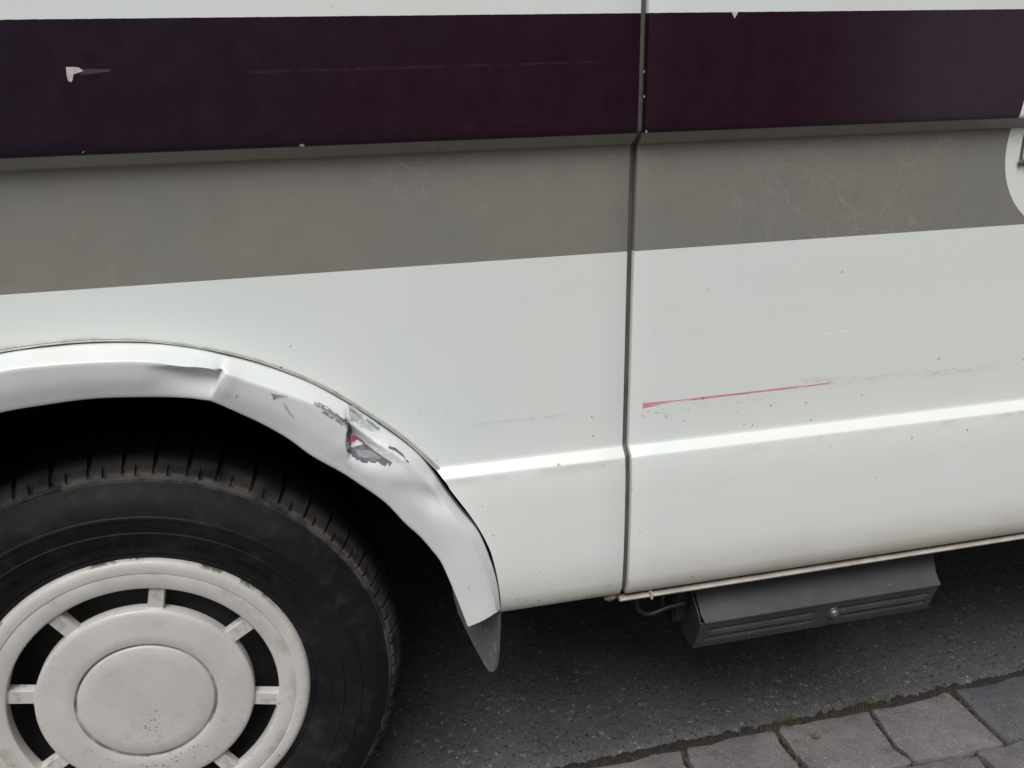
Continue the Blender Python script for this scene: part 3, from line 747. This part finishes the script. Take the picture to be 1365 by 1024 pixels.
# bead of sealant round the arch
def bead():
    o_ = spline(BEAD_O, 10); i_ = spline(BEAD_I, 10)
    # carry it over the front half
    mo = [Vector((-p.x, p.y, p.z)) for p in reversed(o_) if p.x > .07]; mi = [Vector((-p.x, p.y, p.z)) for p in reversed(i_) if p.x > .07]
    o_ = mo+o_; i_ = mi+i_
    vs = []; fs = []
    for k, (a, b) in enumerate(zip(o_, i_)):
        a = a.lerp(b, .06); h = .0005*noise.noise(Vector((k*.35, 0, 0)))
        for t, y in ((.08, .004), (.08, -.0006), (.16, -.0016), (.36, -.0022), (.44, -.0010), (.52, -.0021), (.80, -.0026+h), (.90, -.0010), (.90, .004)):
            p = a.lerp(b, t); vs.append((p.x, y, p.z))
    for i in range(len(o_)-1):
        for j in range(8): fs.append((i*9+j, i*9+j+1, (i+1)*9+j+1, (i+1)*9+j))
    fs.append(tuple((len(o_)-1)*9+j for j in range(9)))
    pyd('sealant_bead', vs, fs, BEAD, van, True, 60)
bead()

# ---- wheel
def lathe_fn(name, prof, nseg, mat, parent, fn=None, angs=None, angle=40):
    angs = angs or [2*math.pi*i/nseg for i in range(nseg)]
    vs = []; fs = []; n = len(angs); m_ = len(prof)
    for i, a in enumerate(angs):
        for j, (r_, y) in enumerate(prof):
            rr, yy = fn(i, j, r_, y) if fn else (r_, y)
            vs.append((rr*math.sin(a), yy, rr*math.cos(a)))
    for i in range(n):
        for j in range(m_-1): fs.append((i*m_+j, ((i+1) % n)*m_+j, ((i+1) % n)*m_+j+1, i*m_+j+1))
    return pyd(name, vs, fs, mat, parent, True, angle)
def make_wheel(loc, text=True):
    w = empty('wheel', loc, van)
    prof = [(.186, .060), (.188, .047), (.192, .040), (.198, .0365), (.2015, .0372), (.2030, .0350), (.207, .0325), (.214, .0285), (.222, .0245), (.229, .0215), (.2345, .0200),
            (.2360, .0188), (.2375, .0196), (.246, .0175), (.2535, .0168), (.2548, .0155), (.2575, .0155), (.2590, .0172), (.268, .0185), (.277, .022), (.284, .0265), (.290, .0315),
            (.2945, .0355), (.2960, .0352), (.2975, .0375), (.2985, .0395), (.3015, .0410), (.3040, .0440), (.3060, .0475), (.3085, .0520), (.3150, .0640), (.3170, .0760), (.3175, .0850),
            (.3176, .0875), (.3178, .0915), (.3178, .0930), (.3180, .115), (.3180, .117), (.3180, .123), (.3180, .125), (.3178, .150), (.3178, .152), (.3174, .158), (.3172, .160), (.316, .185), (.305, .205),
            (.29, .216), (.26, .228), (.22, .226), (.19, .205)]
    NB = 53; rnd = random.Random(4); angs = []; kinds = []
    pitch_ = [rnd.choice((.9, 1.0, 1.12)) for _ in range(NB)]; tot = sum(pitch_); a = .05
    for b in range(NB):
        wd = 2*math.pi*pitch_[b]/tot
        for f, kd in ((0, 'g'), (.105, 'g'), (.125, 'b'), (.28, 'b'), (.42, 'b'), (.44, 'n'), (.56, 'n'), (.58, 'b'), (.74, 'b'), (.90, 'b'), (.985, 'b')):
            angs.append(a+wd*f); kinds.append(kd)
        a += wd
    def fn(i, j, r_, y):
        k = kinds[i]; rr, yy = r_, y
        if .0395 < y < .20 and r_ > .2985:
            if k == 'g':
                rr -= .0065*min(1, (y-.0395)/.006) ; yy += .0035*min(1, (y-.0395)/.004) if y < .05 else 0
            if k == 'n' and y < .0485: rr -= .0045; yy += .004
            if j in (33, 34, 38, 37, 41, 42): rr -= .0004
        # bulges: block edge wear
        if .0395 < y < .2 and k == 'b': rr -= .0007*abs(noise.noise(Vector((i*.7, j*.3, 0))))
        return rr, yy
    lathe_fn('tyre', prof, 0, TYRE, w, fn, angs, 35)
    # the worn lettering moulded into the sidewall
    if text:
        def word(s, mid, r_, size, depth=.0009):
            cu = bpy.data.curves.new('lettering', 'FONT'); cu.body = s; cu.size = size; cu.extrude = depth; cu.align_x = 'CENTER'; cu.space_character = 1.12; cu.resolution_u = 2
            to = bpy.data.objects.new('lettering', cu); COL.objects.link(to)
            dg = bpy.context.evaluated_depsgraph_get(); dg.update()
            me = bpy.data.meshes.new_from_object(to.evaluated_get(dg)); bpy.data.objects.remove(to)
            for v in me.vertices:
                a = R(mid)+v.co.x/r_; q = r_+v.co.y
                # sidewall depth at this radius
                yy = .0285+(q-.214)*(.0215-.0285)/(.229-.214) if q < .2295 else .0205
                v.co = Vector((q*math.sin(a), yy-v.co.z*1.0, q*math.cos(a)))
            link('lettering', me, TYRE, w, False)
        word('MADE IN GERMANY  DF  2216', -7, .2165, .0085)
        word('TUBELESS', 22, .2165, .0085); word('REINFORCED', 41, .2165, .0085)
        word('106 / 104 R', 62, .2165, .0085); word('RADIAL', 97, .2165, .0085); word('STEEL', -32, .2165, .0085)
    # wheel steel behind the cap
    lathe_fn('rim', [(.190, .060), (.183, .058), (.178, .070), (.168, .085), (.160, .10), (.150, .098), (.120, .085), (.09, .070), (.05, .066), (.0, .066)], 64, STEEL, w)
    # cap
    y0 = .030
    RAD = [(0.0001, 0), (.03, .0001), (.06, .0004), (.0765, .0008), (.0782, .0018), (.0790, .0034), (.0812, .0034), (.0820, .0014), (.0835, .0006), (.095, .0010), (.110, .0018), (.120, .0028), (.1240, .0036), (.1256, .0048), (.1262, .0060),
           (.1558, .0050), (.1564, .0040), (.1580, .0032), (.166, .0026), (.1755, .0020), (.1768, .0026), (.1780, .0014), (.184, .0008), (.1890, .0014), (.1925, .0034), (.1945, .0075), (.1950, .0130), (.190, .016)]
    i_in, i_out = 14, 15
    hw = .0095; rot = R(12.0)
    vs = []; fs = []; cols = []
    SP = [-1, -.86, 0, .86, 1]; WN = [.1, .2, .3, .4, .5, .6, .7, .8, .9]
    for s in range(8):
        for t in SP: cols.append((s, 's', t))
        for t in WN: cols.append((s, 'w', t))
    nc = len(cols)
    ys_ = lambda k: RAD[k][1]
    for (s, kd, t) in cols:
        for k, (r_, dy) in enumerate(RAD):
            rr = max(r_, .03); h = math.asin(min(.3, hw/rr)) if r_ > .08 else math.asin(hw/.08)
            th = t*h if kd == 's' else h+(math.pi/4-2*h)*t
            a = rot+s*math.pi/4+th; vs.append((r_*math.sin(a), y0+dy, r_*math.cos(a)))
    m_ = len(RAD)
    def vid(c, k): return (c % nc)*m_+k
    holes = []
    for c in range(nc):
        c2 = (c+1) % nc
        spoke = cols[c][1] == 's' and cols[c2][1] == 's'
        for k in range(m_-1):
            if k == i_in:
                if spoke:
                    # recessed web: four short rows stepping back
                    a1, a2, b1, b2 = [Vector(vs[q]) for q in (vid(c, k), vid(c, k+1), vid(c2, k), vid(c2, k+1))]
                    base = len(vs)
                    e1 = .0004 if abs(cols[c][2]) < 1 else .0030; e2 = .0004 if abs(cols[c2][2]) < 1 else .0030
                    rws = []
                    for f in (0, .06, .94, 1):
                        d = .0018 if f in (.06, .94) else 0
                        p = a1.lerp(a2, f)+Vector((0, d+(e1 if f not in (0, 1) else 0), 0)); q = b1.lerp(b2, f)+Vector((0, d+(e2 if f not in (0, 1) else 0), 0))
                        vs.extend([tuple(p), tuple(q)]); rws.append((len(vs)-2, len(vs)-1))
                    for (p, q), (p2, q2) in zip(rws, rws[1:]): fs.append((p, q, q2, p2))
                    # side walls of the web
                    if cols[c][2] == -1 or cols[c2][2] == 1:
                        u = 0 if cols[c][2] == -1 else 1
                        idx = [r2_[u] for r2_ in rws]; k0 = len(vs)
                        vs.extend([(vs[q][0], y0+.020, vs[q][2]) for q in idx])
                        for q in range(3): fs.append((idx[q], idx[q+1], k0+q+1, k0+q))
                else:
                    for kk in (k, k+1):
                        k0 = len(vs); p, q = vs[vid(c, kk)], vs[vid(c2, kk)]
                        vs.extend([(p[0], y0+.020, p[2]), (q[0], y0+.020, q[2])]); fs.append((vid(c, kk), vid(c2, kk), k0+1, k0))
                continue
            fs.append((vid(c, k), vid(c2, k), vid(c2, k+1), vid(c, k+1)))
    pyd('hubcap', vs, fs, CAP, w, True, 38)
    return w
wh = make_wheel((0, 0, .318))
def copy_wheel(loc, rz=0):
    c = wh.copy(); COL.objects.link(c); c.parent = van; c.location = loc; c.rotation_euler = (0, .6, rz)
    for ch in wh.children:
        if ch.name.startswith('lettering'): continue
        d = ch.copy(); COL.objects.link(d); d.parent = c
copy_wheel((3.25, 0, .318)); copy_wheel((0, 2.0, .318), math.pi); copy_wheel((3.25, 2.0, .318), math.pi)

# ---- wheelhouse and underbody
vs = []; fs = []
for i in range(33):
    a = math.pi*(.045+.91*i/32); r_ = .455
    x, z = -r_*math.cos(a)*.94, .318+r_*math.sin(a)
    if x > .40: x = .40
    vs += [(x, .002, z), (x, .42, z)]
for i in range(32): fs.append((i*2, i*2+1, i*2+3, i*2+2))
fs.append(tuple(i*2+1 for i in range(33)))
pyd('wheelhouse', vs, fs, BLACK, van, True, 40, fix=False)
def under():
    bm = bmesh.new()
    def b(lo, hi):
        r_ = bmesh.ops.create_cube(bm, size=1)
        for v in r_['verts']: v.co = Vector([lo[i]+(v.co[i]+.5)*(hi[i]-lo[i]) for i in range(3)])
    b((.41, .017, .405), (4.6, 2.0, .43)); b((-1.25, .43, .405), (.41, 1.6, .43)); b((-1.25, .017, .405), (-.46, .43, .43)); b((-1.25, 1.6, .405), (.41, 2.0, .43))
    b((-1.1, .50, .28), (4.4, .60, .404)); b((-1.1, 1.40, .28), (4.4, 1.50, .404))
    b((-1.2, 1.985, .14), (4.5, 2.0, .404)); b((.42, .30, .32), (.66, .49, .404)); b((1.45, .30, .24), (2.4, .49, .404)); b((-.1, .3, .26), (.1, 1.7, .33))  # first box: unseen far-side skirt, added low to block light under the van
    b((.75, .62, .20), (1.9, 1.38, .404)); b((-.9, .62, .22), (.7, 1.38, .404)); b((2.0, .62, .22), (4.3, 1.38, .404))
    return frombm('underbody', bm, BLACK, van, False)
under()
# rest of the body: roof, far side, front and back
def shell():
    prof = [(.02, .42), (.02, 2.42), (.12, 2.47), (.35, 2.52), (1.0, 2.55), (1.65, 2.52), (1.9, 2.45), (2.02, 2.3), (2.02, .40)]
    vs = []; fs = []
    xs = [-1.25, -1.1, 4.5, 4.6]
    for x in xs:
        k = .99 if x in (-1.25, 4.6) else 1
        for y, z in prof: vs.append((x, 1.0+(y-1.0)*k, 1.4+(z-1.4)*k))
    n = len(prof)
    for i in range(3):
        for j in range(1, n-1): fs.append((i*n+j, i*n+j+1, (i+1)*n+j+1, (i+1)*n+j))
    fs.append(tuple(range(n))); fs.append(tuple(3*n+j for j in range(n)))
    return pyd('body_shell', vs, fs, FLARE, van, True, 30)
shell()
for nm, x0, x1, par in (('window', -.55, .30, van), ('window', .74, 1.22, door), ('window', 1.9, 3.1, van)):
    f = box(nm, (x0, -.030, 1.48), (x1, .0, 1.98), GASKET, par, .004); box('pane', (x0+.03, -.034, 1.51), (x1-.03, -.0305, 1.95), GLASS, f, .001)

# ---- sill rail under the door
def rail(x0, x1, name='sill_rail', dz=0, y=0):
    prof = [(.008, .3835), (.000, .3862), (-.0035, .3868), (-.0066, .3860), (-.0080, .3842), (-.0074, .3822), (-.0045, .3808), (.001, .3806), (.010, .3812)]
    vs = []; fs = []; n = max(2, int((x1-x0)/.05))
    for i in range(n+1):
        x = x0+(x1-x0)*i/n
        for a, b in prof: vs.append((x, a+y, b+dz))
    m_ = len(prof)
    for i in range(n):
        for j in range(m_-1): fs.append((i*m_+j, i*m_+j+1, (i+1)*m_+j+1, (i+1)*m_+j))
    fs.append(tuple(range(m_))); fs.append(tuple(n*m_+j for j in range(m_)))
    return pyd(name, vs, fs, RAIL, van, True, 50)
rail(.6372, 1.95, dz=-.0008, y=.0012); rail(.5935, .6342, 'rail_end_piece', -.0010, .0018)
box('rail_clip', (.6346, -.0105, .3800), (.6374, .006, .3902), RAIL, van, .0008)
# rusty bracket under the seam
bm = bmesh.new(); bmesh.ops.create_icosphere(bm, subdivisions=3, radius=1)
for v in bm.verts:
    n_ = noise.noise(v.co*2.3)*.35+1; v.co = Vector((.5835+v.co.x*.0085*n_, .004+v.co.y*.006, .3850+v.co.z*.0058*n_))
frombm('rusty_bracket', bm, RUST, van)
tube('wire_hook', spline([(.6240, .020, .382), (.6260, .020, .362), (.6300, .020, .347), (.6400, .020, .3385), (.6520, .020, .3375), (.668, .020, .342), (.70, .022, .345)], 6), .0032, WIRE, van)
tube('wire_hook', [(.6640, .022, .383), (.6640, .021, .343)], .0030, WIRE, van)

# ---- mud flap behind the wheel
def flap():
    # outline: (x, y, z) from the outer top corner down and round
    front = [(.4325, .000, .4300), (.4335, .000, .4000), (.4322, .000, .3700), (.4300, .000, .3300), (.4287, .001, .3160), (.4272, .002, .3040), (.4240, .004, .2975), (.4195, .007, .2985), (.4150, .012, .3060),
             (.4072, .028, .3200), (.4010, .045, .3320), (.3920, .062, .3540), (.3870, .070, .3800), (.3850, .074, .4300)]
    nrm_ = Vector((-.055, -.03, 0)).normalized()*.0045
    n = len(front); vs = [Vector(p) for p in front]+[Vector(p)+nrm_*-1 for p in front]
    fs = [tuple(range(n)), tuple(range(n, 2*n))]+[(i, (i+1) % n, n+(i+1) % n, n+i) for i in range(n)]
    pyd('mud_flap', vs, fs, FLAP, van, True, 40)
flap()

# ---- entry step hanging under the door
def step():
    s = empty('entry_step', (.90, .02, .30), van); off = Vector((.90, .02, .30))
    def swept(name, pts, x0f, x1f, mat, parent, angle=35, cap=True):
        vs = []; fs = []; n = len(pts)
        for k, xf in enumerate((x0f, x1f)):
            for (y, z) in pts: vs.append((xf(y, z)-off.x, y-off.y, z-off.z))
        for j in range(n-1): fs.append((j, j+1, n+j+1, n+j))
        if cap: fs.append(tuple(range(n))); fs.append(tuple(range(n, 2*n)))
        return pyd(name, vs, fs, mat, parent, True, angle)
    xl = lambda y, z: .7135; xr = lambda y, z: 1.083
    # upper board
    def lerpx(z, a, b): return a+(b-a)*(z-.2685)/(.352-.2685)
    body = [(.060, .375), (.036, .372), (.034, .350), (.0045, .3290), (.0015, .3255), (.0005, .3215)]
    N = 40; vs = []; fs = []
    face = [(.0005, .3215), (.0040, .3150), (.0065, .3080), (.0070, .3055), (.0088, .3010), (.0110, .2960), (.0130, .2905), (.0140, .2880), (.0160, .2820), (.0190, .2735), (.0205, .2700), (.0230, .2685), (.060, .2700), (.0650, .2850)]
    # front face as a grid so that its pressed grooves are real
    cs = []
    xsn = sorted(set([.7135+(.3695)*i/90 for i in range(91)]))
    T = [i/44 for i in range(45)]
    Y0, Z0, Y1, Z1 = .0005, .3225, .0195, .2705
    nrm2 = Vector((0, -(Z0-Z1), -(Y1-Y0))).normalized()      # outward
    def groove(x, t):
        d = 0
        for t0 in (.20, .36, .56, .72):
            pass
        for (a, b) in ((.733, .886), (.925, 1.070)):
            if a-.006 < x < b+.006:
                e = min(1, max(0, (x-a+.004)/.008))*min(1, max(0, (b+.004-x)/.008))
                for t0, w_ in ((.36, .075), (.70, .075)): d += e*.0115*max(0, 1-((t-t0)/w_)**2)
                for t0, w_ in ((.54, .07),): d -= e*.0016*max(0, 1-((t-t0)/w_)**2)
        return d
    for x in xsn:
        for t in T:
            p = Vector((x, Y0+(Y1-Y0)*t, Z0+(Z1-Z0)*t))-nrm2*groove(x, t)
            if t < .06: p.y += .0012*(1-t/.06)
            if t > .94: p.y += .002*((t-.94)/.06)
            vs.append(p-off)
    nt = len(T)
    for i in range(len(xsn)-1):
        for j in range(nt-1): fs.append((i*nt+j, i*nt+j+1, (i+1)*nt+j+1, (i+1)*nt+j))
    pyd('front_board', vs, fs, STEP, s, True, 60)
    # top board standing a little proud, its ends cut at an angle
    vs = []; fs = []
    top = [(.050, .3790), (.036, .3700), (.034, .3560), (.0070, .3310), (.0010, .3270), (-.0020, .3235), (-.0012, .3205), (.0030, .3200)]
    for k in range(2):
        for (y, z) in top:
            x = (.7165 if z > .34 else .7165-.0010+(.331-z)*.3) if k == 0 else (1.0915 if z > .34 else 1.0838-abs(z-.3255)*.35)
            vs.append((x-off.x, y-off.y, z-off.z))
    for (y, z) in top:   # middle ribs give it a slight wave
        pass
    n = len(top)
    for j in range(n-1): fs.append((j, j+1, n+j+1, n+j))
    pyd('top_board', vs, fs, STEP, s, True, 35)
    # end plates and back
    for x, nm in ((.7120, 'end_plate'), (1.0830, 'end_plate')):
        pl = [(.003, .3200), (.0200, .2690), (.048, .2700), (.085, .3000), (.090, .375), (.036, .375), (.033, .350), (.008, .330)]
        v_ = [(x-off.x+q, a-off.y, b-off.z) for q in (0, .002) for a, b in pl]; n = len(pl)
        f_ = [tuple(range(n)), tuple(range(n, 2*n))]+[(i, (i+1) % n, n+(i+1) % n, n+i) for i in range(n)]
        pyd(nm, v_, f_, GASKET if x < .9 else STEP, s, False)
    box('bottom_plate', (.714-off.x, .0205-off.y, .2690-off.z), (1.083-off.x, .060-off.y, .2710-off.z), STEP, s)
    b_ = empty_bolt(s, off)
    # side arm reaching in under the floor
    box('support_arm', (.690-off.x, .040-off.y, .300-off.z), (.7115-off.x, .30-off.y, .375-off.z), WIRE, s, .003)
    box('support_arm', (1.06-off.x, .092-off.y, .300-off.z), (1.078-off.x, .30-off.y, .375-off.z), WIRE, s, .003)
def empty_bolt(s, off):
    vs = []; fs = []; prof = [(.0001, -.0062), (.0030, -.0062), (.0036, -.0050), (.0042, -.0046), (.0066, -.0040), (.0074, -.0026), (.0076, 0), (.0080, .0003), (.0098, .0004), (.0100, .0020)]
    c = Vector((.9200, .0080, .2990)); q = Vector((0, -(.052), -.019)).normalized().rotation_difference(Vector((0, -1, 0))).inverted()
    n = 24
    for i in range(n):
        a = 2*math.pi*i/n
        for r_, y in prof:
            v = q @ Vector((r_*math.cos(a), y-.001, r_*math.sin(a))); vs.append(c+v-off)
    m_ = len(prof)
    for i in range(n):
        for j in range(m_-1): fs.append((i*m_+j, ((i+1) % n)*m_+j, ((i+1) % n)*m_+j+1, i*m_+j+1))
    return pyd('bolt', vs, fs, BOLT, s, True, 40)
step()

# ---- door lock plate at the edge of the stripe
def plate():
    def rr(x0, x1, z0, z1, r_, y):
        out = []
        for cx, cz, a0 in ((x1-r_, z1-r_, 0), (x0+r_, z1-r_, 90), (x0+r_, z0+r_, 180), (x1-r_, z0+r_, 270)):
            for k in range(6): a = R(a0+k*18); out.append((cx+r_*math.cos(a), y, cz+r_*math.sin(a)))
        return out
    def slab(name, x0, x1, z0, z1, r_, ya, yb, mat, par):
        A = rr(x0, x1, z0, z1, r_, ya); B = rr(x0, x1, z0, z1, r_, yb+.001); C_ = rr(x0+.001, x1-.001, z0+.001, z1-.001, r_-.001, yb)
        vs = A+B+C_; n = len(A)
        fs = [(i, (i+1) % n, n+(i+1) % n, n+i) for i in range(n)]+[(n+i, n+(i+1) % n, 2*n+(i+1) % n, 2*n+i) for i in range(n)]+[tuple(range(2*n, 3*n))]
        return pyd(name, vs, fs, mat, par, True, 35)
    g = slab('handle_gasket', 1.0945, 1.24, .912, .9560, .010, .001, -.0035, SEAL, door)
    slab('door_handle', 1.0965, 1.238, .914, .9540, .009, .001, -.0075, FLARE, door)
    bm = bmesh.new(); bmesh.ops.create_uvsphere(bm, u_segments=16, v_segments=8, radius=.0038)
    for v in bm.verts: v.co = Vector((1.0955+v.co.x, -.004+v.co.y*.6, .9165+v.co.z))
    frombm('screw', bm, SEAL, door)
plate()
